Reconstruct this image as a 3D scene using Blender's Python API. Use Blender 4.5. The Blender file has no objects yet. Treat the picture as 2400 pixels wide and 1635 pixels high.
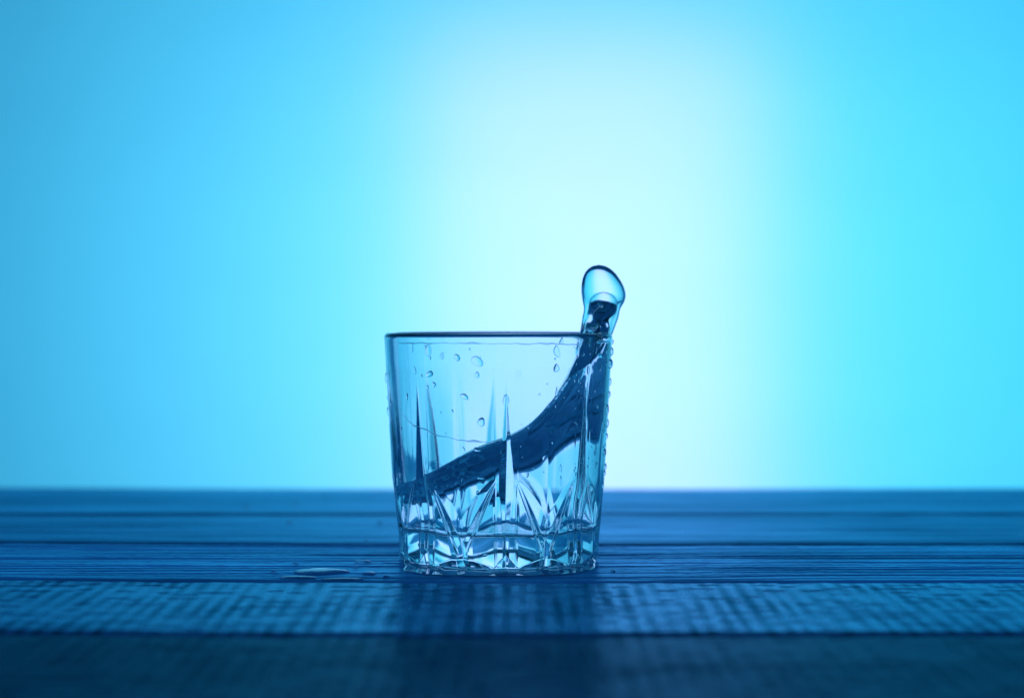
import bpy, math, random
import numpy as np
from mathutils import Vector

# ------------------------------------------------------------------ camera, world, lamps, exposure
S = bpy.context.scene
COL = S.collection
CM = 0.01                      # everything below is thought of in centimetres, glass axis at x=GX, y=0
GX = -0.55
CAM_D, CAM_H = 77.5, 9.93
FPX, HOR = 4510.0, 730.0        # focal length and horizon row in photo pixels

cam_d = bpy.data.cameras.new("camera")
cam = bpy.data.objects.new("camera", cam_d); COL.objects.link(cam)
cam.location = (0, -CAM_D*CM, CAM_H*CM)
cam.rotation_euler = (math.radians(90 - 1.11), 0, 0)
cam_d.sensor_width = 36.0
cam_d.lens = 67.65
cam_d.clip_start = 0.02; cam_d.clip_end = 20
cam_d.dof.use_dof = True
cam_d.dof.focus_distance = 0.743
cam_d.dof.aperture_fstop = 5.8
S.camera = cam

w = bpy.data.worlds.new("World"); S.world = w; w.use_nodes = True
bg = w.node_tree.nodes['Background']
bg.inputs[0].default_value = (0.015, 0.185, 0.47, 1); bg.inputs[1].default_value = 0.76

S.view_settings.view_transform = 'Standard'
S.view_settings.look = 'None'
S.view_settings.exposure = 0.0
S.view_settings.gamma = 1.0

def area(name, loc, sx, sy, power, col, spread=math.pi, aim=None):
    l = bpy.data.lights.new(name, 'AREA'); l.shape = 'RECTANGLE'
    l.size = sx*CM; l.size_y = sy*CM; l.energy = power; l.color = col; l.spread = spread
    o = bpy.data.objects.new(name, l); COL.objects.link(o)
    o.location = [c*CM for c in loc]
    tgt = Vector(aim) if aim else Vector((loc[0], loc[1]-50, loc[2]))
    o.rotation_euler = (tgt - Vector(loc)).to_track_quat('-Z', 'Y').to_euler()
    return o
SCREEN_Y = 98.0
# lamps behind the translucent screen (it is lit from the back)
area('softbox_lamp', (7.4, SCREEN_Y+8.5, 1), 30, 68, 1.42, (0.38, 0.10, 0.34))
area('added_fill_lamp', (-13, SCREEN_Y+22, 8), 20, 50, 0.50, (0.14, 0.30, 0.36))  # added source, spreads the backdrop glow further left
area('blue_wash_lamp', (18, SCREEN_Y+60, 10), 95, 60, 13.6, (0.044, 0.428, 0.61))

cy = S.cycles
for k, v in dict(max_bounces=32, transmission_bounces=28, glossy_bounces=8, diffuse_bounces=4, transparent_max_bounces=16,
                 sample_clamp_indirect=6.0, blur_glossy=0.3, caustics_refractive=True, caustics_reflective=True).items():
    try: setattr(cy, k, v)
    except Exception as e: print('skip', k, e)

# ------------------------------------------------------------------ helpers
def tag(o, label=None, cat=None, group=None, kind=None):
    if label: o['label'] = label
    if cat: o['category'] = cat
    if group: o['group'] = group
    if kind: o['kind'] = kind
    return o

def mesh_obj(name, V, F, mat, parent=None, smooth=True, loc=(0, 0, 0)):
    """V in cm relative to loc (cm)"""
    V = np.asarray(V, dtype=np.float64)*CM
    me = bpy.data.meshes.new(name)
    F = np.asarray(F, dtype=np.int32) if not isinstance(F, list) else F
    if isinstance(F, np.ndarray):
        n = F.shape[1]
        me.vertices.add(len(V)); me.vertices.foreach_set('co', V.astype(np.float32).ravel())
        me.loops.add(F.size); me.loops.foreach_set('vertex_index', F.ravel())
        me.polygons.add(len(F))
        me.polygons.foreach_set('loop_start', np.arange(0, F.size, n, dtype=np.int32))
        me.polygons.foreach_set('loop_total', np.full(len(F), n, dtype=np.int32))
        me.update(calc_edges=True); me.validate()
    else:
        me.from_pydata(V.tolist(), [], F); me.update()
    if smooth: me.polygons.foreach_set('use_smooth', np.ones(len(me.polygons), dtype=bool))
    me.materials.append(mat)
    o = bpy.data.objects.new(name, me); COL.objects.link(o)
    o.location = [c*CM for c in loc]
    if parent: o.parent = parent
    return o

def vnoise(x, y, z=None, seed=0):
    """smooth value noise in 0..1 (2D or 3D)"""
    rs = np.random.RandomState(seed); T = rs.rand(64, 64, 16 if z is not None else 1)
    def sp(a):
        i = np.floor(a).astype(np.int64); f = a - i; return i, f*f*f*(f*(f*6-15)+10)
    xi, xf = sp(x); yi, yf = sp(y)
    if z is None:
        g = lambda i, j: T[i % 64, j % 64, 0]
        return (g(xi, yi)*(1-xf)+g(xi+1, yi)*xf)*(1-yf) + (g(xi, yi+1)*(1-xf)+g(xi+1, yi+1)*xf)*yf
    zi, zf = sp(z)
    g = lambda i, j, k: T[i % 64, j % 64, k % 16]
    a = (g(xi, yi, zi)*(1-xf)+g(xi+1, yi, zi)*xf)*(1-yf) + (g(xi, yi+1, zi)*(1-xf)+g(xi+1, yi+1, zi)*xf)*yf
    b = (g(xi, yi, zi+1)*(1-xf)+g(xi+1, yi, zi+1)*xf)*(1-yf) + (g(xi, yi+1, zi+1)*(1-xf)+g(xi+1, yi+1, zi+1)*xf)*yf
    return a*(1-zf)+b*zf

def sstep(a, b, x):
    t = np.clip((x-a)/(b-a), 0, 1); return t*t*(3-2*t)

def grid_faces(nu, nv, wrap_u=False):
    """verts index = i*nv + j"""
    I = np.arange(nu if wrap_u else nu-1); J = np.arange(nv-1)
    I, J = np.meshgrid(I, J, indexing='ij'); I2 = (I+1) % nu
    return np.stack([I*nv+J, I2*nv+J, I2*nv+J+1, I*nv+J+1], -1).reshape(-1, 4)

# ------------------------------------------------------------------ materials
def new_mat(name):
    m = bpy.data.materials.new(name); m.use_nodes = True
    nt = m.node_tree; nt.nodes.clear()
    out = nt.nodes.new('ShaderNodeOutputMaterial')
    return m, nt, out

def glass_mat(name, ior, col, rough=0.0, bump=None, absorb=None):
    m, nt, out = new_mat(name)
    g = nt.nodes.new('ShaderNodeBsdfGlass'); g.inputs['IOR'].default_value = ior
    g.inputs['Color'].default_value = (*col, 1); g.inputs['Roughness'].default_value = rough
    nt.links.new(g.outputs[0], out.inputs['Surface'])
    if bump:
        tc = nt.nodes.new('ShaderNodeTexCoord'); n = nt.nodes.new('ShaderNodeTexNoise')
        n.inputs['Scale'].default_value = bump[0]; n.inputs['Detail'].default_value = 3
        mp = nt.nodes.new('ShaderNodeMapping'); mp.inputs['Scale'].default_value = bump[2]
        b = nt.nodes.new('ShaderNodeBump'); b.inputs['Strength'].default_value = 1; b.inputs['Distance'].default_value = bump[1]
        nt.links.new(tc.outputs['Object'], mp.inputs[0]); nt.links.new(mp.outputs[0], n.inputs['Vector'])
        nt.links.new(n.outputs['Fac'], b.inputs['Height']); nt.links.new(b.outputs[0], g.inputs['Normal'])
    if absorb:
        va = nt.nodes.new('ShaderNodeVolumeAbsorption')
        va.inputs['Color'].default_value = (*absorb[0], 1); va.inputs['Density'].default_value = absorb[1]
        nt.links.new(va.outputs[0], out.inputs['Volume'])
    return m

GLASS = glass_mat('clear_glass', 1.50, (0.945, 0.99, 1.0), 0.0, (70, 0.00004, (1, 1, 1)))
WATER = glass_mat('clear_water', 1.333, (0.95, 0.992, 1.0))
BUBBLE = glass_mat('air_bubble', 1.0/1.5, (1, 1, 1))

def wood_mat(name, seed, dark=1.0, spec=1.0, saw=0.0, rough=0.3):
    """weathered boards: blue of the light put into diffuse colour and gloss tint"""
    m, nt, out = new_mat(name)
    N = nt.nodes.new; L = nt.links.new
    tc = N('ShaderNodeTexCoord')
    def noise(scale, vec, detail=4, rough=0.55):
        mp = N('ShaderNodeMapping'); mp.inputs['Scale'].default_value = vec
        mp.inputs['Location'].default_value = (seed*1.7, seed*0.9, seed*0.3)
        n = N('ShaderNodeTexNoise'); n.inputs['Scale'].default_value = scale
        n.inputs['Detail'].default_value = detail; n.inputs['Roughness'].default_value = rough
        L(tc.outputs['Object'], mp.inputs[0]); L(mp.outputs[0], n.inputs['Vector']); return n.outputs['Fac']
    def math_(op, a, b_=None, c=None):
        n = N('ShaderNodeMath'); n.operation = op
        for k, v in enumerate((a, b_, c)):
            if v is None: continue
            if isinstance(v, (int, float)): n.inputs[k].default_value = v
            else: L(v, n.inputs[k])
        return n.outputs[0]
    def rng(v, a, b_, c, d):
        n = N('ShaderNodeMapRange'); L(v, n.inputs[0])
        for k, q in enumerate((a, b_, c, d)): n.inputs[k+1].default_value = q
        return n.outputs[0]
    a = noise(60, (0.06, 1, 1)); b = noise(300, (0.05, 1, 1), 5, 0.7); c = noise(14, (0.5, 1, 1), 3); fine = noise(1100, (0.12, 1, 1), 4, 0.7)
    ka = 0.5 if saw == 0 else 0.2
    big = math_('ADD', math_('ADD', math_('MULTIPLY', a, ka), math_('MULTIPLY', c, 0.3)), math_('MULTIPLY', b, 0.25))
    if saw > 0: big = math_('ADD', big, 0.20)
    v = big
    if saw > 0:      # blade marks across the board, darker in colour
        mp = N('ShaderNodeMapping'); mp.inputs['Scale'].default_value = (1, 0.10, 1)
        n1 = N('ShaderNodeTexNoise'); n1.inputs['Scale'].default_value = 2.2; n1.inputs['Detail'].default_value = 1
        wv = N('ShaderNodeTexWave'); wv.wave_type = 'BANDS'; wv.bands_direction = 'X'; wv.inputs['Scale'].default_value = 52
        wv.inputs['Distortion'].default_value = 6; wv.inputs['Detail'].default_value = 2.5; wv.inputs['Detail Scale'].default_value = 0.6
        L(tc.outputs['Object'], mp.inputs[0]); L(mp.outputs[0], wv.inputs['Vector'])
        pt = noise(45, (1, 0.6, 1), 3); pm = rng(pt, 0.40, 0.62, 0.25, 1.0)
        v = math_('SUBTRACT', big, math_('MULTIPLY', math_('MULTIPLY', wv.outputs['Fac'], pm), saw))
    cr = N('ShaderNodeValToRGB'); L(v, cr.inputs[0])
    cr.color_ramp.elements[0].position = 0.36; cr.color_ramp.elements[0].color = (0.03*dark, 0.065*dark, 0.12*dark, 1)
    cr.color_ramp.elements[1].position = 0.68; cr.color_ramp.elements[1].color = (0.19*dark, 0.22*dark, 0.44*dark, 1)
    bp = N('ShaderNodeBump'); bp.inputs['Distance'].default_value = 0.00024; bp.inputs['Strength'].default_value = 0.7
    L(b, bp.inputs['Height'])
    bp2 = N('ShaderNodeBump'); bp2.inputs['Distance'].default_value = 0.00011; bp2.inputs['Strength'].default_value = 0.9
    L(fine, bp2.inputs['Height']); L(bp.outputs[0], bp2.inputs['Normal'])
    df = N('ShaderNodeBsdfDiffuse'); L(cr.outputs[0], df.inputs['Color']); L(bp2.outputs[0], df.inputs['Normal'])
    gl = N('ShaderNodeBsdfGlossy'); L(bp2.outputs[0], gl.inputs['Normal'])
    L(rng(v, 0.36, 0.68, rough+0.12, rough), gl.inputs['Roughness'])
    cg = N('ShaderNodeValToRGB'); L(v, cg.inputs[0])  # gloss tint carries the blue of the light, not a coloured finish
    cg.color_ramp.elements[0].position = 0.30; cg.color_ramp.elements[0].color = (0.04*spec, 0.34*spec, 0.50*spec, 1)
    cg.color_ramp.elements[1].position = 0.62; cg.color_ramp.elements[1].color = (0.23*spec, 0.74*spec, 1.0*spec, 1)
    L(cg.outputs[0], gl.inputs['Color'])
    fr = N('ShaderNodeFresnel'); fr.inputs['IOR'].default_value = 1.72; L(bp2.outputs[0], fr.inputs['Normal'])
    mx = N('ShaderNodeMixShader'); L(fr.outputs[0], mx.inputs[0]); L(df.outputs[0], mx.inputs[1]); L(gl.outputs[0], mx.inputs[2])
    L(mx.outputs[0], out.inputs['Surface'])
    return m

# backdrop: translucent white screen
m, nt, out = new_mat('screen_fabric')
tr = nt.nodes.new('ShaderNodeBsdfTranslucent'); tr.inputs[0].default_value = (0.75, 0.78, 0.8, 1)
df = nt.nodes.new('ShaderNodeBsdfDiffuse'); df.inputs[0].default_value = (0.5, 0.55, 0.6, 1)
tcs = nt.nodes.new('ShaderNodeTexCoord'); mps = nt.nodes.new('ShaderNodeMapping'); mps.inputs['Scale'].default_value = (2.2, 1, 16)
nzs = nt.nodes.new('ShaderNodeTexNoise'); nzs.inputs['Scale'].default_value = 1.6; nzs.inputs['Detail'].default_value = 4
crs = nt.nodes.new('ShaderNodeValToRGB'); crs.color_ramp.elements[0].position = 0.35; crs.color_ramp.elements[0].color = (0.755, 0.79, 0.812, 1)
crs.color_ramp.elements[1].position = 0.65; crs.color_ramp.elements[1].color = (0.77, 0.80, 0.82, 1)
nt.links.new(tcs.outputs['Object'], mps.inputs[0]); nt.links.new(mps.outputs[0], nzs.inputs['Vector']); nt.links.new(nzs.outputs['Fac'], crs.inputs[0]); nt.links.new(crs.outputs[0], tr.inputs[0])
mix = nt.nodes.new('ShaderNodeMixShader'); mix.inputs[0].default_value = 0.12
nt.links.new(tr.outputs[0], mix.inputs[1]); nt.links.new(df.outputs[0], mix.inputs[2]); nt.links.new(mix.outputs[0], out.inputs[0])
SCREEN = m

# ------------------------------------------------------------------ backdrop
nx, nz = 90, 50
X, Z = np.meshgrid(np.linspace(-60, 74, nx), np.linspace(-45, 42, nz), indexing='ij')
Y = SCREEN_Y + 0.35*(vnoise(X*0.07, Z*0.012, seed=5)-0.5) + 0.1*(vnoise(X*0.2, Z*0.3, seed=6)-0.5)
bd = mesh_obj('backdrop', np.stack([X, Y, Z], -1).reshape(-1, 3), grid_faces(nx, nz), SCREEN)
tag(bd, 'glowing blue translucent backdrop behind the table', kind='structure')

# ------------------------------------------------------------------ table of planks
table = bpy.data.objects.new('wooden_table', None); COL.objects.link(table)
table.location = (0, 0, -2.2*CM)
tag(table, 'weathered plank table top under the tumbler, sawn boards running left to right', 'table')
SEAMS = [(30.8, 0.5, 0.3), (17.1, 0.0, 0.0), (4.8, 0.5, 0.1), (-6.6, 0.85, 0.15), (-18.3, 0.75, 0.25), (-30.5, 0.5, 0.2), (-43, 0, 0)]
def seam_y(i, x):
    y0, a, b = SEAMS[i]
    t = np.where(x < 0, a, b)*np.minimum((x/19.0)**2, 2.0)
    return y0 + t + 0.06*(vnoise(x*0.35+7*i, x*0+i, seed=30+i)-0.5)

def wood_height(x, y, idx):
    """relief of board idx, <= 0, in cm"""
    bend = 0.5*(vnoise(x*0.05+3*idx, y*0.15, seed=40+idx)-0.5) + 0.12*(vnoise(x*0.3, y*0.5, seed=50+idx)-0.5)
    # a knot with the grain flowing round it
    kx, ky = [(12, 24), (-25, 11), (14.5, -4.3), (-14, -12), (24, -26), (0, -38)][idx]
    dx, dy = (x-kx)/7.0, (y-ky)/1.6
    kn = np.exp(-(dx*dx+dy*dy)); yy = y + bend + 0.9*kn*np.sign(y-ky+1e-6)*np.minimum(np.abs(y-ky), 1)
    h = np.zeros_like(x)
    ga = (0.3, 0.4, 0.68, 0.09, 0.15, 0.3)[idx]
    for f, amp, thr, s in ((2.2, 0.050, 0.68, 1), (4.6, 0.035, 0.64, 2), (9.0, 0.018, 0.58, 3)):
        n = vnoise(x*0.035*math.sqrt(f), yy*f, seed=60+idx*7+s)
        h -= ga*amp*sstep(thr, thr+0.16, n)
    h -= 0.02*vnoise(x*0.08, yy*0.5, seed=90+idx)
    if idx == 2: h -= 0.012*vnoise(x*4, yy*9, seed=91)
    if idx in (3, 4):     # marks of the saw blade across the board
        ph = x/0.62 + 0.25*(y+12) * 0.12 + 0.5*vnoise(x*0.25, y*0.2, seed=95+idx)
        sw = 0.5-0.5*np.cos(2*math.pi*ph); sw = sw**1.5
        mask = 0.25+0.75*sstep(0.35, 0.65, vnoise(x*0.35, y*0.8, seed=97+idx))
        h -= 0.010*sw*mask
        h -= 0.02*sstep(0.62, 0.75, vnoise(x*1.3, y*2.2, seed=99+idx))
    return h

for i in range(6):
    hi, lo = i, i+1
    res = {0: (0.25, 0.12), 1: (0.2, 0.08), 2: (0.1, 0.028), 3: (0.1, 0.05), 4: (0.14, 0.1), 5: (0.5, 0.3)}[i]
    xs = np.arange(-52, 52.01, res[0]); wdt = SEAMS[hi][0]-SEAMS[lo][0]
    nv = int(wdt/res[1]); v = np.linspace(0, 1, nv)
    Xg, Vg = np.meshgrid(xs, v, indexing='ij')
    gap = (0.16, 0.15, 0.11, 0.15, 0.17, 0.1)[i]
    yb = seam_y(lo, xs)[:, None]+gap; yt = seam_y(hi, xs)[:, None]-gap
    Yg = yb*(1-Vg)+yt*Vg
    Hh = wood_height(Xg, Yg, i)
    d = np.minimum(Yg-yb, yt-Yg); rr = (0.25, 0.25, 0.2, 0.34, 0.36, 0.3)[i] + 0.22*vnoise(Xg*0.8, Yg*0.0+i, seed=70+i)
    t = np.clip(1-d/rr, 0, 1); Hh -= rr*(1-np.sqrt(np.maximum(1-t*t, 0)))*0.8
    Zg = Hh - 0.01
    V = np.stack([Xg, Yg, Zg], -1)
    # skirts: extend each v-column down
    low = V[:, :1].copy(); low[..., 2] = -2.2; hiw = V[:, -1:].copy(); hiw[..., 2] = -2.2
    V = np.concatenate([low, V, hiw], 1); nvv = V.shape[1]
    F = grid_faces(len(xs), nvv).tolist()
    n0 = len(xs)
    F += [[k*nvv+nvv-1, (k+1)*nvv+nvv-1, (k+1)*nvv, k*nvv] for k in range(n0-1)]
    F += [list(range(nvv))[::-1], [(n0-1)*nvv+k for k in range(nvv)]]
    V = V.reshape(-1, 3); V[:, 2] += 2.2
    pl = mesh_obj('plank', V, F, wood_mat('light_tinted_wood', i+1, (0.8, 0.85, 1.6, 0.7, 0.12, 0.1)[i], (0.96, 0.98, 1, 0.88, 0.36, 0.30)[i], (0, 0, 0, 0.24, 0.12, 0)[i], (0.3, 0.3, 0.26, 0.21, 0.21, 0.3)[i]), table)  # board under the glass has extra light put into its paler colour, lifting the wave
# a rail under the boards so nothing shows through the joints
xr = [(-50, -43.0), (50, 30.0)]
Vr = [(x, y, z) for x in (-50, 50) for y in (-42.5, 29.5) for z in (-1.2, -0.05)]
Fr = [[0, 1, 3, 2], [4, 6, 7, 5], [0, 4, 5, 1], [2, 3, 7, 6], [1, 5, 7, 3], [0, 2, 6, 4]]
m, nt, out = new_mat('dark_underboard'); pb = nt.nodes.new('ShaderNodeBsdfPrincipled'); pb.inputs['Base Color'].default_value = (0.02, 0.025, 0.03, 1)
pb.inputs['Roughness'].default_value = 0.9; nt.links.new(pb.outputs[0], out.inputs[0])
mesh_obj('underboard', Vr, Fr, m, table, smooth=False)

# ------------------------------------------------------------------ the tumbler
HT = 9.05
Rout = lambda z: 4.11 + 0.49*np.clip(z/HT, 0, 1.3)
FLOOR = 1.28
def wall_t(z): return 0.35 + 0.27*np.clip(1-z/7.8, 0, 1)
Rin = lambda z: Rout(z) - wall_t(z)
SPIKES = np.radians([-44.0, 4.5, 49.0, 93.5, 138.0, 182.5, 227.0, 271.5])   # angle from the camera-facing direction, to the right
def outer_r(th, z):
    """th: angle from camera direction; cut pattern of the outside"""
    d = (th[..., None]-SPIKES+math.pi) % (2*math.pi) - math.pi
    k = np.argmin(np.abs(d), -1); phi = np.take_along_axis(d, k[..., None], -1)[..., 0]
    gapr = np.roll(SPIKES, -1)-SPIKES; gapr = (gapr+2*math.pi) % (2*math.pi)
    half = np.where(phi > 0, gapr[k], gapr[(k-1) % 8])/2
    R = Rout(z); u = np.abs(phi)*4.2; U = half*4.2; vv = np.maximum(U-u, 0)
    # panel slightly flattened towards its middle
    dep = 0.045*sstep(8.0, 5.0, z)*np.cos(np.clip(vv/U, 0, 1)*math.pi/2)**2*sstep(0.3, 1.2, vv+0.9)
    # tall needle groove
    dn = 0.17*np.clip((7.35-z)/4.0, 0, 1.0)**1.1
    dn = dn*(0.45 + 0.55*sstep(1.0, 3.6, z)); needle = np.maximum(dn - 0.62*u, 0)
    # the tooth: triangle as wide as the pitch at the foot, narrow at z=3.4
    ub = 0.40 + (U-0.40)*np.clip(1-(z-0.30)/3.17, 0, 1.0)
    tk = 0.23
    tz = (0.09 + 0.15*sstep(-0.3, 2.0, z))*(1-sstep(1.7, 3.75, z))
    tooth = tz*np.clip((ub-np.maximum(u, 0.42))/np.maximum(ub-0.42, 0.25), -1, 1)
    tooth = np.where(z < 3.6, tooth, -1)
    # Y shaped crease below the panel, flaring like a tulip
    yz = 2.0 + 0.42*(1-np.exp(-vv/0.16)) + 1.05*vv
    pan = np.minimum(0.105*(yz-z)*np.clip((3.6-z)/0.5, 0, 1), 0.42*(u-ub)) + 0.5*dep
    tooth = np.where(u < ub, tooth, -0.05*(u-ub))
    # little arch in the foot under each spike
    arch = 0.16*(0.62 - z - 1.05*u)/0.6
    scoop = 0.26*(1-z/(0.10+0.30*np.clip((u-0.42)/0.9, 0, 1)))*sstep(0.42, 0.9, u)
    # mitre grooves that outline the teeth, and the creases of their middle strip
    ln = (u-ub)*0.93
    gv = 0.085*sstep(3.9, 2.6, z) - 0.95*np.abs(ln+0.02) - 0.02*sstep(3.0, 3.9, z)
    gc = np.where(z < 4.2, (0.028+tz)*sstep(4.2, 2.4, z) - 0.7*np.abs(u-0.42) - 0.03*sstep(2.6, 4.2, z), -1)
    gm = np.where(z < 2.1, dep + 0.105*(2.0-z) + 0.035*sstep(2.1, 1.6, z) - 0.8*vv, -1)
    # small softening of the foot
    foot = 0.14*np.clip(1-z/0.12, 0, 1)**2
    def smax(a, b, k=0.006):
        h = np.clip(0.5+0.5*(a-b)/k, 0, 1); return b*(1-h)+a*h + k*h*(1-h)
    D = dep
    for q in (tooth, pan, gv, gc, gm): D = smax(D, dep*0+q)
    D = D + needle + smax(arch, arch*0, 0.01) + smax(scoop, arch*0, 0.01)
    D = np.maximum(D, 0) + foot
    return R - D
NT, NZ = 1200, 330
th = np.linspace(0, 2*math.pi, NT, endpoint=False)
zz = np.concatenate([np.linspace(0.0, 0.3, 16)[:-1], np.linspace(0.3, HT-0.16, NZ)])
TH, ZZ = np.meshgrid(th, zz, indexing='ij')
RO = outer_r(TH, ZZ)
wob = 1 + 0.0015*np.sin(2*TH+0.4)
def ring_pts(R, Zv, T=TH):
    return np.stack([R*np.sin(T), -R*np.cos(T), Zv], -1)
cols = []
# underside: centre out to foot
fr = RO[:, 0]
rf = np.linspace(0.02, 1, 60)[:-1]
Tb = np.repeat(th[:, None], len(rf), 1)
Ru = fr[:, None]*rf[None, :]
rfb = np.broadcast_to(rf[None, :], Ru.shape)
Zu = 0.02*(1-sstep(0.75, 0.97, rfb))
cols.append(ring_pts(Ru, Zu, Tb))
cols.append(ring_pts(RO*wob, ZZ))
# lip
a = np.linspace(0, math.pi, 15)[1:-1]
zt = HT-0.16; ro = float(Rout(zt)); ri = float(Rin(zt)); rc = (ro+ri)/2; rl = (ro-ri)/2
Tl = np.repeat(th[:, None], len(a), 1)
cols.append(ring_pts(rc+rl*np.cos(a)[None, :]+0*Tl, zt+rl*1.1*np.sin(a)[None, :]+0*Tl, Tl))
# inside going down, round corner, floor
zi = np.linspace(zt, FLOOR+0.22, 110)
Ti = np.repeat(th[:, None], len(zi), 1)
cols.append(ring_pts(Rin(zi)[None, :]*(1+0.0012*np.sin(3*Ti+1)), np.broadcast_to(zi[None, :], Ti.shape), Ti))
b = np.linspace(0, math.pi/2, 12)[1:]
rc0 = float(Rin(FLOOR+0.22))-0.22
Tc = np.repeat(th[:, None], len(b), 1)
cols.append(ring_pts(rc0+0.22*np.cos(b)[None, :]+0*Tc, FLOOR+0.22-0.22*np.sin(b)[None, :]+0*Tc, Tc))
rr2 = np.linspace(1, 0.004, 26)[1:]
T2 = np.repeat(th[:, None], len(rr2), 1)
cols.append(ring_pts(rc0*rr2[None, :]+0*T2, FLOOR + 0.05*(1-rr2[None, :]**2)*-1+0*T2, T2))
V = np.concatenate(cols, 1); nv = V.shape[1]
F = grid_faces(NT, nv, True)
Vf = V.reshape(-1, 3)
F = F.tolist(); F.append([i*nv for i in range(NT)][::-1]); F.append([i*nv+nv-1 for i in range(NT)])
tumbler = bpy.data.objects.new('glass_tumbler', None); COL.objects.link(tumbler)
tumbler.location = (GX*CM, 0, 0.005*CM)
tag(tumbler, 'clear cut glass tumbler with pointed crystal facets standing on the wet boards', 'drinking glass')
gb = mesh_obj('glass_body', Vf, F, GLASS, tumbler)
def flip_if_needed(o):
    import bmesh
    bm = bmesh.new(); bm.from_mesh(o.data); bmesh.ops.recalc_face_normals(bm, faces=bm.faces); bm.to_mesh(o.data); bm.free()
flip_if_needed(gb)

def uv_sphere(nu=16, nv=10):
    V = [(0, 0, 1)]; F = []
    for j in range(1, nv):
        p = math.pi*j/nv
        for i in range(nu):
            t = 2*math.pi*i/nu; V.append((math.sin(p)*math.cos(t), math.sin(p)*math.sin(t), math.cos(p)))
    V.append((0, 0, -1))
    for i in range(nu): F.append([0, 1+i, 1+(i+1) % nu])
    for j in range(nv-2):
        for i in range(nu):
            a = 1+j*nu; F.append([a+i, a+nu+i, a+nu+(i+1) % nu, a+(i+1) % nu])
    l = len(V)-1; a = 1+(nv-2)*nu
    for i in range(nu): F.append([l, a+(i+1) % nu, a+i])
    return np.array(V), F
SV, SF = uv_sphere(20, 12)
for bx, bz, br in ((-0.5, 0.52, 0.085), (2.35, 0.62, 0.05), (-1.0, 0.50, 0.03), (-1.02, 0.35, 0.022), (-0.98, 0.66, 0.018), (0.55, 0.75, 0.03), (2.6, 0.55, 0.02), (-2.6, 0.7, 0.03)):
    mesh_obj('air_bubble', SV*br, SF, BUBBLE, tumbler, loc=(bx, -2.6, bz))

# ------------------------------------------------------------------ water: signed field -> surface nets
def cu(xs, ys):
    xs = np.array(xs, float); ys = np.array(ys, float)
    dx = np.diff(xs); m_ = np.diff(ys)/dx
    t = np.zeros(len(xs)); t[1:-1] = (m_[:-1]+m_[1:])/2; t[0] = m_[0]; t[-1] = m_[-1]
    def f(x):
        i = np.clip(np.searchsorted(xs, x)-1, 0, len(xs)-2); h = dx[i]; s = (x-xs[i])/h
        s_ = np.clip(s, -0.5, 1.5); s2 = s_*s_; s3 = s2*s_
        return (2*s3-3*s2+1)*ys[i]+(s3-2*s2+s_)*h*t[i]+(-2*s3+3*s2)*ys[i+1]+(s3-s2)*h*t[i+1]
    return f
zfront = cu([-4.4, -3.4, -2.7, -1.9, -1.2, -0.4, 0.5, 1.25, 2.15, 2.85, 3.3, 3.8, 4.4], [3.0, 3.3, 3.65, 4.12, 4.55, 4.93, 5.27, 5.75, 6.75, 7.85, 8.9, 10.3, 12.2])
zback = cu([-4.4, -3.2, -1.9, -1.2, -0.6, 0.4, 1.0, 1.5, 2.0, 2.6, 3.1, 3.6, 4.4], [2.2, 2.3, 2.45, 2.65, 2.9, 3.45, 3.85, 4.3, 5.0, 6.2, 7.6, 9.2, 12.0])
def h_surf(x, y):
    ch = np.sqrt(np.maximum(4.3**2-np.minimum(np.abs(x), 4.2)**2, 0.25))
    s = np.clip(0.5-0.5*y/ch, 0, 1)
    s = s + 0.10*np.sin(s*math.pi*2)*-1
    h = zback(x)*(1-s)+zfront(x)*s
    # streaks that run with the flow
    q = y*1.5
    fr_ = 0.04+0.96*s**2
    h = h + fr_*(0.06*(vnoise(x*0.30+2, q*1.1, seed=11)-0.5)*2 + 0.014*(vnoise(x*0.7, q*2.4+3, seed=12)-0.5)*2)
    return h
def smin(a, b, k):
    h = np.clip(0.5+0.5*(b-a)/k, 0, 1); return b*(1-h)+a*h - k*h*(1-h)
def smaxf(a, b, k): return -smin(-a, -b, k)
def capsule(P, a, b, ra, rb):
    a = np.array(a); b = np.array(b); ab = b-a
    pa = [P[i]-a[i] for i in range(3)]
    t = np.clip(sum(pa[i]*ab[i] for i in range(3))/np.dot(ab, ab), 0, 1)
    return np.sqrt(sum((pa[i]-t*ab[i])**2 for i in range(3))) - (ra+(rb-ra)*t)
def ellip(P, c, r, rot=0.0):
    x, y, z = P[0]-c[0], P[1]-c[1], P[2]-c[2]
    cr, sr = math.cos(rot), math.sin(rot)
    x, z = x*cr+z*sr, -x*sr+z*cr
    k = np.sqrt((x/r[0])**2+(y/r[1])**2+(z/r[2])**2); return (k-1)*min(r)*np.where(k > 1, 1, 1)
OUTZ = [7.5, 8.4, 9.09, 9.40, 9.74, 10.05, 10.29, 10.60, 10.90, 11.12, 11.30, 11.46, 11.60, 11.70, 11.76, 11.80]
_ow = cu(OUTZ, [0.45, 0.58, 0.636, 0.67, 0.70, 0.692, 0.80, 0.86, 0.83, 0.765, 0.69, 0.60, 0.48, 0.35, 0.24, 0.05])
_ox = cu(OUTZ, [3.55, 3.78, 3.97, 4.04, 4.12, 4.18, 4.24, 4.26, 4.22, 4.17, 4.13, 4.10, 4.07, 4.06, 4.05, 4.05])
OUT_W = lambda z: np.maximum(_ow(np.clip(z, 7.5, 11.8)), 0.03)
OUT_X = lambda z: _ox(np.clip(z, 7.5, 11.8))
BEAD_R = 0.15
_zr = np.concatenate([np.linspace(8.6, 11.3, 40), 11.3+0.5*np.sin(np.linspace(0, math.pi/2, 16))[1:]])
_L = np.stack([OUT_X(_zr)-OUT_W(_zr), _zr], -1); _Rr = np.stack([OUT_X(_zr)+OUT_W(_zr), _zr], -1)[::-1]
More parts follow.
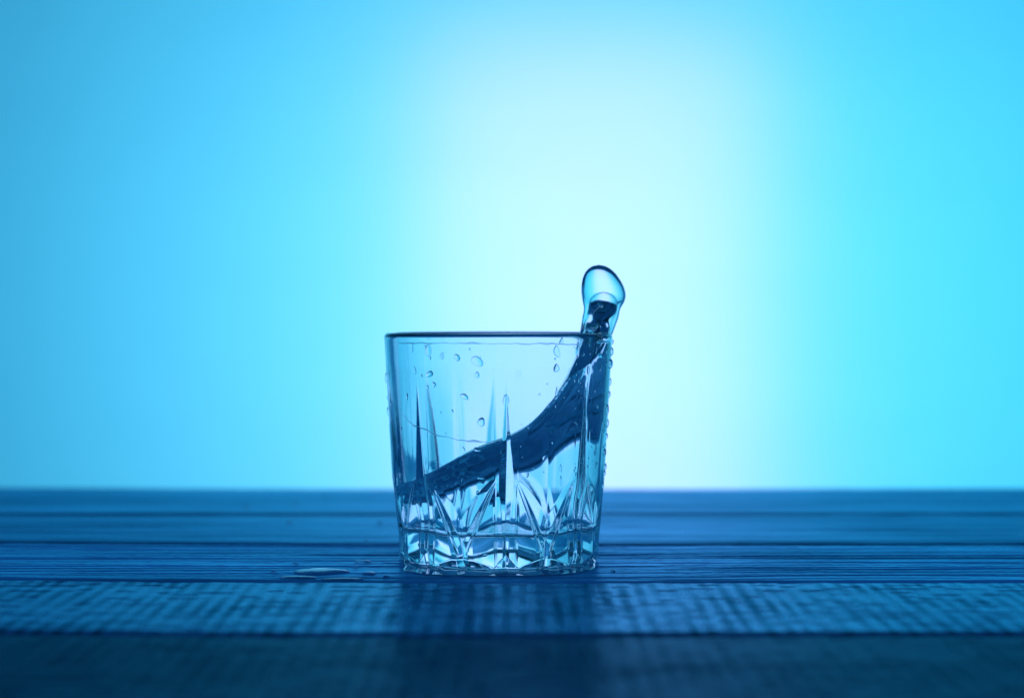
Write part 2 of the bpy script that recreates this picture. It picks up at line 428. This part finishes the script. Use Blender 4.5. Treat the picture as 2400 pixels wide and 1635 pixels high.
_P = np.concatenate([_L, _Rr])
for _ in range(6): _P[1:-1] = 0.5*_P[1:-1]+0.25*(_P[:-2]+_P[2:])
_T = np.gradient(_P, axis=0); _T /= np.linalg.norm(_T, axis=1)[:, None]+1e-9
_P = _P + np.stack([_T[:, 1], -_T[:, 0]], -1)*BEAD_R
RINGP = [tuple(q) for q in _P[::2]]
def field(P):
    x, y, z = P
    h = h_surf(x, y); e = 0.02
    gx = (h_surf(x+e, y)-h)/e; gy = (h_surf(x, y+e)-h)/e
    f = (z-h)/np.sqrt(1+gx*gx+gy*gy)
    # the tongue narrows in depth where it climbs
    wy = 3.6-2.6*sstep(6.6, 9.2, z)
    tongue = np.abs(y+0.25)-wy
    f = smaxf(f, tongue, 0.25)
    f = smaxf(f, z-9.0, 0.3)
    r = np.sqrt(x*x+y*y)
    spill = smin(r-(Rin(z)+0.035), 0*z+50, 0.01)
    f = smaxf(f, spill, 0.03)
    # column over the rim: a wedge that thickens downward, with a thinner sheet round it
    xc = 3.62 + 0.34*sstep(7.6, 9.2, z) + 0.26*sstep(9.0, 10.3, z)
    wz = 0.54*np.sqrt(np.clip(1-(np.maximum(z-10.12, 0)/0.58)**2, 0.002, 1))
    wz = wz + 0.06*(vnoise(z*1.6, z*0+1, seed=22)-0.5)*2
    dn_ = np.clip(10.72-z, 0, 3); dz_ = np.minimum(0.04+0.60*dn_+0.36*np.sqrt(dn_), 1.75)
    yc = -0.35 + 0.10*(z-9.5)
    k_ = np.sqrt(((x-xc)/wz)**2+((y-yc)/dz_)**2)
    col = (k_-1)*np.minimum(wz, dz_)
    col = np.maximum(col, z-10.72) + 0.045*(vnoise(x*3.0+3, y*2.0, z*1.3, seed=21)-0.5)*2*sstep(10.7, 10.2, z)
    sw = OUT_W(z); xs_ = OUT_X(z)
    q_ = np.maximum(np.clip(np.abs((x-xs_)/sw), 0, 1)**2, np.clip((z-10.7)/1.1, 0, 1)**2)
    th_ = (0.20 + 0.22*sstep(9.9, 10.6, z))*np.sqrt(np.clip(1-(np.maximum(z-10.9, 0)/0.905)**2, 0.01, 1))
    sheet = (np.sqrt(((x-xs_)/sw)**2+((y-0.15)/th_)**2)-1)*0.2
    sheet = np.maximum(sheet, np.maximum(z-11.80, 8.3-z))
    bead = np.full(np.shape(z), 5.0)
    mk = (z > 8.6) & (x > 2.8) & (x < 5.6) & (np.abs(y) < 1.2)
    if np.any(mk):
        xm, ym, zm = x[mk], y[mk], z[mk]; best = np.full(xm.shape, 9.0)
        for k in range(len(RINGP)-1):
            ax_, az_ = RINGP[k]; bx_, bz_ = RINGP[k+1]; ex, ez = bx_-ax_, bz_-az_
            t_ = np.clip(((xm-ax_)*ex+(zm-az_)*ez)/(ex*ex+ez*ez+1e-9), 0, 1)
            best = np.minimum(best, (xm-ax_-t_*ex)**2+(zm-az_-t_*ez)**2)
        bead[mk] = np.sqrt(best+(ym-0.15)**2)-BEAD_R*(1+0.10*np.sin(zm*3.0+xm*2))
    sheet = smin(sheet, bead, 0.07)
    col = smin(col, sheet, 0.04)
    inside_lim = np.where(z < 8.75, r-(Rin(z)+0.03), -1.0)
    col = smaxf(col, inside_lim, 0.03)
    f = smin(f, col, 0.22)
    # floor of the glass
    f = smaxf(f, (FLOOR-0.06)-z, 0.25)
    return f
def surface_nets(fn, lo, hi, step):
    ax = [np.arange(lo[i], hi[i]+step, step) for i in range(3)]
    n = [len(a) for a in ax]
    val = np.empty(n)
    for i0 in range(0, n[0], 24):
        G = np.meshgrid(ax[0][i0:i0+24], ax[1], ax[2], indexing='ij'); val[i0:i0+24] = fn(G)
    s = val < 0
    cells = np.zeros([k-1 for k in n], dtype=bool); tot = np.zeros([k-1 for k in n], dtype=np.int8)
    for a in (0, 1):
        for b_ in (0, 1):
            for c in (0, 1):
                tot += s[a:n[0]-1+a, b_:n[1]-1+b_, c:n[2]-1+c]
    cells = (tot > 0) & (tot < 8)
    ci = np.argwhere(cells); idx = -np.ones(cells.shape, dtype=np.int64); idx[cells] = np.arange(len(ci))
    acc = np.zeros((len(ci), 3)); cnt = np.zeros(len(ci))
    cor = [(a, b_, c) for a in (0, 1) for b_ in (0, 1) for c in (0, 1)]
    for p in cor:
        for d_ in range(3):
            if p[d_] == 1: continue
            q = list(p); q[d_] = 1
            v0 = val[ci[:, 0]+p[0], ci[:, 1]+p[1], ci[:, 2]+p[2]]; v1 = val[ci[:, 0]+q[0], ci[:, 1]+q[1], ci[:, 2]+q[2]]
            mk = (v0 < 0) != (v1 < 0); t = np.where(mk, v0/(v0-v1+1e-30), 0)
            pos = np.array(p, float)[None, :].repeat(len(ci), 0); pos[:, d_] += t
            acc += pos*mk[:, None]; cnt += mk
    V = (ci+acc/cnt[:, None])*step+np.array(lo)
    Fs = []
    for d_ in range(3):
        o = [k for k in range(3) if k != d_]
        sl0 = [slice(1, n[k]-1) for k in range(3)]; sl0[d_] = slice(0, n[d_]-1); sl1 = list(sl0); sl1[d_] = slice(1, n[d_])
        a = s[tuple(sl0)]; b_ = s[tuple(sl1)]
        e = np.argwhere(a != b_); fl = a[a != b_]
        e = e.copy(); e[:, o[0]] += 1; e[:, o[1]] += 1
        def id_(du, dv):
            c = e.copy(); c[:, o[0]] -= du; c[:, o[1]] -= dv; return idx[c[:, 0], c[:, 1], c[:, 2]]
        q = np.stack([id_(1, 1), id_(0, 1), id_(0, 0), id_(1, 0)], -1)
        if d_ == 1: fl = ~fl
        q[~fl] = q[~fl][:, ::-1]; Fs.append(q)
    F = np.concatenate(Fs)
    # polish: slide vertices onto the zero set, relax once between
    for it in range(3):
        for _ in range(2 if it < 2 else 1):
            P = [V[:, 0], V[:, 1], V[:, 2]]; f0 = fn(P); e = 0.01
            g = np.stack([(fn([P[j]+(e if j == k else 0) for j in range(3)])-f0)/e for k in range(3)], -1)
            g2 = np.maximum((g*g).sum(-1), 0.15); stepv = np.clip(f0/g2, -0.03, 0.03)
            V = V - g*stepv[:, None]
        if it < 2:
            A = np.zeros_like(V); C = np.zeros(len(V))
            for k in range(4):
                np.add.at(A, F[:, k], V[F[:, (k+1) % 4]]); np.add.at(A, F[:, k], V[F[:, (k+3) % 4]]); np.add.at(C, F[:, k], 2)
            V = V*0.5 + 0.5*A/C[:, None]
    return V, F
WV, WF = surface_nets(field, (-4.5, -4.5, 1.1), (5.5, 4.5, 12.2), 0.06)
splash = mesh_obj('water_splash', WV, WF, WATER, None, loc=(GX, 0, 0.005))
tag(splash, 'water sloshing up the right wall of the glass and spurting over its rim', 'water')
flip_if_needed(splash)
print('water verts', len(WV))

# thin raised edge of the old water line and the film line under the rim, parts of the water
def wall_tube(name, pts, rad, parent):
    """pts: list of (angle, z) on the inner wall"""
    P = []
    for i in range(len(pts)-1):
        for t in np.linspace(0, 1, 14, endpoint=False):
            P.append(((1-t)*pts[i][0]+t*pts[i+1][0], (1-t)*pts[i][1]+t*pts[i+1][1]))
    P = np.array(P); z = P[:, 1] + 0.05*(vnoise(P[:, 0]*18, P[:, 0]*0, seed=77)-0.5)
    a = P[:, 0]; R = Rin(z)
    n = 8; V = []
    rad_ = rad*(0.5+1.1*vnoise(a*9, a*0, seed=78)); rad_[0] = rad_[-1] = rad*0.1
    for k in range(n):
        t = 2*math.pi*k/n
        rr = R + rad_*np.cos(t)*0.6; zk = z+rad_*np.sin(t)
        V.append(np.stack([rr*np.sin(a), -rr*np.cos(a), zk], -1))
    V = np.stack(V, 1); m_ = len(a)
    F = []
    for i in range(m_-1):
        for k in range(n): F.append([i*n+k, i*n+(k+1) % n, (i+1)*n+(k+1) % n, (i+1)*n+k])
    F.append(list(range(n))); F.append([(m_-1)*n+k for k in range(n)][::-1])
    o = mesh_obj(name, V.reshape(-1, 3), F, WATER, parent); flip_if_needed(o); return o
R_ = math.radians
wall_tube('water_line', [(R_(-62), 5.95), (R_(-52), 5.5), (R_(-42), 5.35), (R_(-36), 5.18), (R_(-28), 5.1), (R_(-18), 5.0), (R_(-4), 4.93)], 0.024, splash)
wall_tube('film_line', [(R_(-62), 8.72), (R_(-45), 8.70), (R_(-20), 8.74), (R_(0), 8.70), (R_(20), 8.71), (R_(50), 8.66)], 0.02, splash)

# ------------------------------------------------------------------ drops on the glass
def px_to_front(px, py):
    """photo pixel (2400 wide) -> angle and height on the camera-facing outer wall"""
    dx = (px-1200)/FPX; dz = -(py-HOR)/FPX
    # solve for intersection with the cone
    z = CAM_H+dz*CAM_D; 
    for _ in range(8):
        R = float(Rout(z)); A_ = 1+dx*dx; ox = -GX; # ray: x=dx*s, y=-CAM_D+s (camera frame), relative to axis: x-GX
        bq = dx*ox - CAM_D; cq = ox*ox+CAM_D**2-R*R
        disc = bq*bq-A_*cq
        if disc < 0: s_ = -bq/A_
        else: s_ = (-bq-math.sqrt(disc))/A_
        z = CAM_H+dz*s_
    x = dx*s_-GX; y = -CAM_D+s_
    return math.atan2(x, -y), z
def drop_mesh(seed, wd, hg, th_):
    rnd = np.random.RandomState(seed); V = SV.copy()
    ph = np.arctan2(V[:, 1], V[:, 0])
    a1, a2, p1, p2 = rnd.rand()*0.26, rnd.rand()*0.16, rnd.rand()*6, rnd.rand()*6
    k = 1 + (a1*np.cos(2*ph+p1)+a2*np.cos(3*ph+p2))
    sag = 1 - 0.28*V[:, 1]      # heavier at the foot
    x = V[:, 0]*wd/2*k*sag; z = V[:, 1]*hg/2*k
    y = -np.where(V[:, 2] > 0, V[:, 2]*th_, V[:, 2]*th_*0.25)
    return np.stack([x, y, z], -1)
def put_drop(name, px, py, wpx, hpx, seed, tilt=0.0, back=False, proto=None, inner=False):
    a, z = px_to_front(px, py); wd, hg = wpx/68.0, hpx/68.0
    th_ = min(wd, hg)*(0.20 if max(wpx, hpx) < 24 else 0.10)
    if back: a = math.pi - a
    r = float(outer_r(np.array([a]), np.array([z]))[0])
    if inner: r = float(Rin(z)); 
    if proto is None:
        o = mesh_obj(name, drop_mesh(seed, wd, hg, th_), SF, WATER)
        flip_if_needed(o)
    else:
        o = proto.copy(); COL.objects.link(o); o.scale = (wd/0.1, min(wd, hg)/0.1, hg/0.1)
    if inner: o.rotation_euler = (math.radians(0), tilt, a+math.pi)
    else: o.rotation_euler = (0, tilt, a)
    o.location = ((GX+r*math.sin(a))*CM, -r*math.cos(a)*CM, (z+0.02)*CM)
    return o
NAMED = [
 (966, 815, 9, 24, 0.0, 'long upright water drop high on the glass left, just under the rim'),
 (972, 868, 8, 25, -0.25, 'slanting water streak below the long upright drop at the upper left'),
 (1071, 838, 17, 17, 0, 'round faint water drop left of the widest drop'),
 (1118, 847, 32, 26, 0.3, 'widest soft-edged water drop on the upper middle of the glass'),
 (1118, 879, 12, 16, 0, 'small crisp water drop just below the widest drop'),
 (1304, 863, 17, 22, 0, 'crisp teardrop half dark, halfway between rim and the rising wave'),
 (1305, 824, 18, 32, -0.3, 'comma shaped water drop above the half dark teardrop'),
 (1316, 800, 11, 17, 0.3, 'topmost of the three water drops near the rising wave'),
 (1186, 938, 17, 28, 0, 'water drop sitting on the tip of the middle facet spike'),
 (1305, 918, 7, 22, 0, 'narrow drop cut by the upper edge of the wave'),
 (1265, 925, 6, 6, 0, 'tiny round bead in the clear area left of the wave'),
 (1128, 989, 22, 20, 0.5, 'ragged water drop above the middle of the wave'),
 (1017, 902, 11, 16, -0.4, 'small slanted drop right of the left facet spike'),
 (1007, 877, 20, 18, 0, 'soft round drop at the upper left above the slanted pair'),
 (1002, 908, 8, 9, 0, 'small round drop beside the left facet spike'),
 (954, 930, 9, 18, 0.1, 'faint drop low between left edge and left facet spike'),
 (1088, 930, 22, 15, 0.5, 'shallow faint drop in the middle left of the glass'),
 (1086, 1054, 6, 16, -0.3, 'thin curved drop riding on the lower left wave edge'),
 (1118, 1054, 16, 13, 0, 'drop on the wave edge right of the thin curved one'),
 (1084, 1129, 9, 18, 0, 'upright drop under the left end of the wave'),
 (1129, 1126, 24, 13, 0.7, 'tilted oval drop under the wave'),
 (1119, 1156, 10, 12, 0.1, 'small drop below the tilted oval drop'),
 (1278, 1072, 9, 19, 0.7, 'slanting streak drop in the bright area under the wave'),
 (1237, 1114, 7, 14, 0.6, 'faint slanting drop over the right facet valley'),
 (1315, 1098, 7, 20, 0, 'thin upright drop at the top of the right cluster'),
 (1316, 1128, 9, 26, -0.1, 'longest drop of the right cluster, near the tooth tip'),
 (1379, 868, 12, 26, -0.2, 'dark drop on the right facet spike'),
 (1407, 864, 9, 14, 0, 'dark drop between right facet spike and right edge'),
 (1401, 952, 9, 18, -0.4, 'curled drop low on the right facet beside the edge'),
 (1398, 1050, 10, 38, 0.1, 'long curled trickle near the right edge'),
 (1395, 1063, 8, 12, 0, 'bead at the foot of the long curled trickle'),
 (1398, 1090, 6, 20, 0, 'short trickle below the long curled one'),
 (1366, 830, 7, 12, -0.4, 'small bead left of the right facet spike near the rim'),
]
for i, (px, py, wp, hp, tl, lab) in enumerate(NAMED):
    o = put_drop('water_drop', px, py, wp, hp, 100+i, tl)
    tag(o, lab, 'water drop', 'water drops clinging to the outside of the tumbler')
ORD = 'topmost second third fourth fifth sixth seventh eighth ninth tenth eleventh twelfth'.split()
EDGE = [(1433, 800, 9, 14), (1434, 822, 12, 22), (1437, 850, 16, 26), (1431, 893, 9, 20), (1429, 922, 9, 18), (1428, 956, 10, 30), (1425, 990, 8, 22), (1423, 1020, 8, 16), (1420, 1058, 10, 22), (1419, 1093, 9, 18), (1413, 1110, 7, 16), (1411, 1137, 7, 20)]
proto = mesh_obj('water_bead', drop_mesh(7, 0.1, 0.1, 0.045), SF, WATER); flip_if_needed(proto)
used = False
for i, (px, py, wp, hp) in enumerate(EDGE):
    o = put_drop('water_bead', px-3, py, wp, hp, 0, 0, proto=proto)
    # hug the silhouette: turn to the side of the glass
    a = R_(88 - 4*(i % 3)); z = px_to_front(px, py)[1]; r = float(outer_r(np.array([a]), np.array([z]))[0])
    o.rotation_euler = (0, 0, a); o.location = ((GX+r*math.sin(a))*CM, -r*math.cos(a)*CM, z*CM)
    tag(o, ORD[i]+' water bead bulging from the right outline of the glass, counted down from the rim', 'water bead', 'beads along the right outline of the glass')
for i, (px, py, wp, hp) in enumerate([(905, 884, 10, 28), (911, 934, 6, 10), (913, 965, 9, 24), (918, 1052, 8, 26)]):
    o = put_drop('water_bead', px+3, py, wp, hp, 0, 0, proto=proto)
    a = R_(-90); z = px_to_front(px, py)[1]; r = float(outer_r(np.array([a]), np.array([z]))[0])
    o.rotation_euler = (0, 0, a); o.location = ((GX+r*math.sin(a))*CM, -r*math.cos(a)*CM, z*CM)
    tag(o, ORD[i]+' water bead bulging from the left outline of the glass, counted down from the rim', 'water bead', 'beads along the left outline of the glass')
rnd = random.Random(4)
for i in range(130):
    if i < 70: px, py = rnd.uniform(1345, 1425), rnd.uniform(800, 1120)
    else: px, py = rnd.uniform(925, 1340), rnd.uniform(805, 1290)
    s_ = rnd.uniform(2.0, 5.5)
    o = put_drop('water_bead', px, py, s_, s_*rnd.uniform(1, 2.0), 0, rnd.uniform(-0.4, 0.4), proto=proto)
    tag(o, 'tiny water speck sprayed on the front of the glass', 'water bead', 'tiny specks of water on the front of the glass')
# soft drops on the far wall
for (px, py, wp, hp, lab) in [(975, 830, 22, 34, 'blurred drop on the far wall at the upper left'), (1010, 845, 16, 16, 'small blurred drop on the far wall beside the upper left one'), (1220, 905, 12, 30, 'blurred streak on the far wall in the middle')]:
    o = put_drop('water_drop', px, py, wp, hp, 300+px, 0, back=True); tag(o, lab, 'water drop', 'water drops on the far wall of the glass')
COL.objects.unlink(proto); bpy.data.objects.remove(proto)

# ------------------------------------------------------------------ water on the table
def px_table(px, py):
    s_ = CAM_H*FPX/(py-HOR); return (px-1200)/FPX*s_, s_-CAM_D
def flat_drop(name, cx, cyy, outline, hmax, base=-0.12, n=72, nr=14, pow_=0.5, seed=0, prof=6):
    """outline(theta)->radius cm"""
    t = np.linspace(0, 2*math.pi, n, endpoint=False); R = outline(t)
    V = [(0, 0, hmax)]; 
    rs = np.linspace(0, 1, nr+1)[1:]
    for r in rs:
        for k in range(n):
            x, y = R[k]*r*math.cos(t[k]), R[k]*r*math.sin(t[k])
            h = hmax*(1-r**prof)**pow_
            V.append((x, y, h))
    V = np.array(V)
    V[:, 2] += hmax*0.12*(vnoise(V[:, 0]*0.9+9, V[:, 1]*1.4, seed=seed+3)-0.5)*(V[:, 2] > hmax*0.3)
    V[1+(nr-1)*n:, 2] = 0
    F = [[0, 1+k, 1+(k+1) % n] for k in range(n)]
    for j in range(nr-1):
        a = 1+j*n
        for k in range(n): F.append([a+k, a+n+k, a+n+(k+1) % n, a+(k+1) % n])
    a = 1+(nr-1)*n
    b0 = len(V); V = np.concatenate([V, V[a:a+n]*[1, 1, 0]+[0, 0, base]])
    for k in range(n): F.append([a+k, b0+k, b0+(k+1) % n, a+(k+1) % n])
    F.append([b0+k for k in range(n)][::-1])
    o = mesh_obj(name, V, F, WATER, loc=(cx, cyy, 0)); flip_if_needed(o); return o
def blob(rx, ry, amp, seed, rot=0):
    rs = np.random.RandomState(seed); ph = rs.rand(6)*6.28; am = rs.rand(6)
    def f(t):
        c, s = np.cos(t), np.sin(t)
        r = 1/np.sqrt((c/rx)**2+(s/ry)**2)
        return r*(1+amp*sum(am[k]*np.cos((k+2)*t+ph[k])/(k+1.5) for k in range(6)))
    return f
def puddle_outline(t):
    d = np.degrees(t) % 360
    r = np.interp(d, [0, 40, 90, 140, 180, 200, 214, 227, 238, 255, 275, 300, 318, 335, 350, 360], [3.9, 3.7, 3.6, 3.7, 3.8, 3.9, 4.3, 5.3, 5.6, 5.45, 5.3, 5.5, 4.9, 4.1, 3.9, 3.9])
    r = (r + np.roll(r, 1) + np.roll(r, -1) + np.roll(r, 2) + np.roll(r, -2) + np.roll(r, 3) + np.roll(r, -3))/7
    return r + 0.12*(vnoise(t*4, t*0, seed=44)-0.5)
pud = flat_drop('puddle', GX, 0, puddle_outline, 0.024, n=240, nr=40, prof=5, pow_=0.9)
tag(pud, 'thin puddle spreading round the foot of the glass', 'puddle')
TD = [(748, 1340, 1.05, 0.75, 0.09, 'widest flat water drop on the board left of the glass'),
      (865, 1344, 0.24, 0.35, 0.06, 'small water drop between the widest one and the puddle'),
      (700, 1353, 0.7, 0.25, 0.04, 'thin wet smear on the board in front of the widest drop'),
      (800, 1357, 0.8, 0.2, 0.03, 'thin wet smear along the board joint near the glass'),
      (690, 1322, 0.12, 0.12, 0.06, 'tiny drop on the board behind the widest one'),
      (850, 1316, 0.30, 0.2, 0.05, 'small drop at the left beside the glass foot'),
      (762, 1163, 0.10, 0.2, 0.10, 'out-of-focus drop farthest back on the table left of the glass'),
      (690, 1181, 0.10, 0.2, 0.08, 'out-of-focus drop on the back board left of the others'),
      (905, 1352, 0.10, 0.12, 0.05, 'tiny bead on the board just in front of the left tip of the puddle'),
      (832, 1328, 0.09, 0.10, 0.05, 'tiny bead on the board behind the small drop by the puddle'),
      (640, 1340, 0.08, 0.10, 0.05, 'leftmost tiny bead on the board beside the widest drop'),
      (1437, 1338, 0.10, 0.14, 0.05, 'tiny bead on the board close to the right foot of the glass'),
      (576, 1187, 0.12, 0.2, 0.08, 'leftmost out-of-focus drop on the back board'),
      (677, 1226, 0.12, 0.2, 0.09, 'out-of-focus drop on the second board from the back'),
      (890, 1225, 0.09, 0.2, 0.10, 'out-of-focus drop close behind the left edge of the glass'),
      (856, 1270, 0.09, 0.14, 0.07, 'out-of-focus drop near the joint left of the glass')]
for i, (px, py, rx, ry, hh, lab) in enumerate(TD):
    x, y = px_table(px, py)
    o = flat_drop('water_drop', x, y, blob(rx, ry, 0.30, 20+i), hh*1.15, n=48, nr=12, seed=i, prof=2.2, pow_=0.8)
    tag(o, lab, 'water drop', 'water drops spilled on the table')
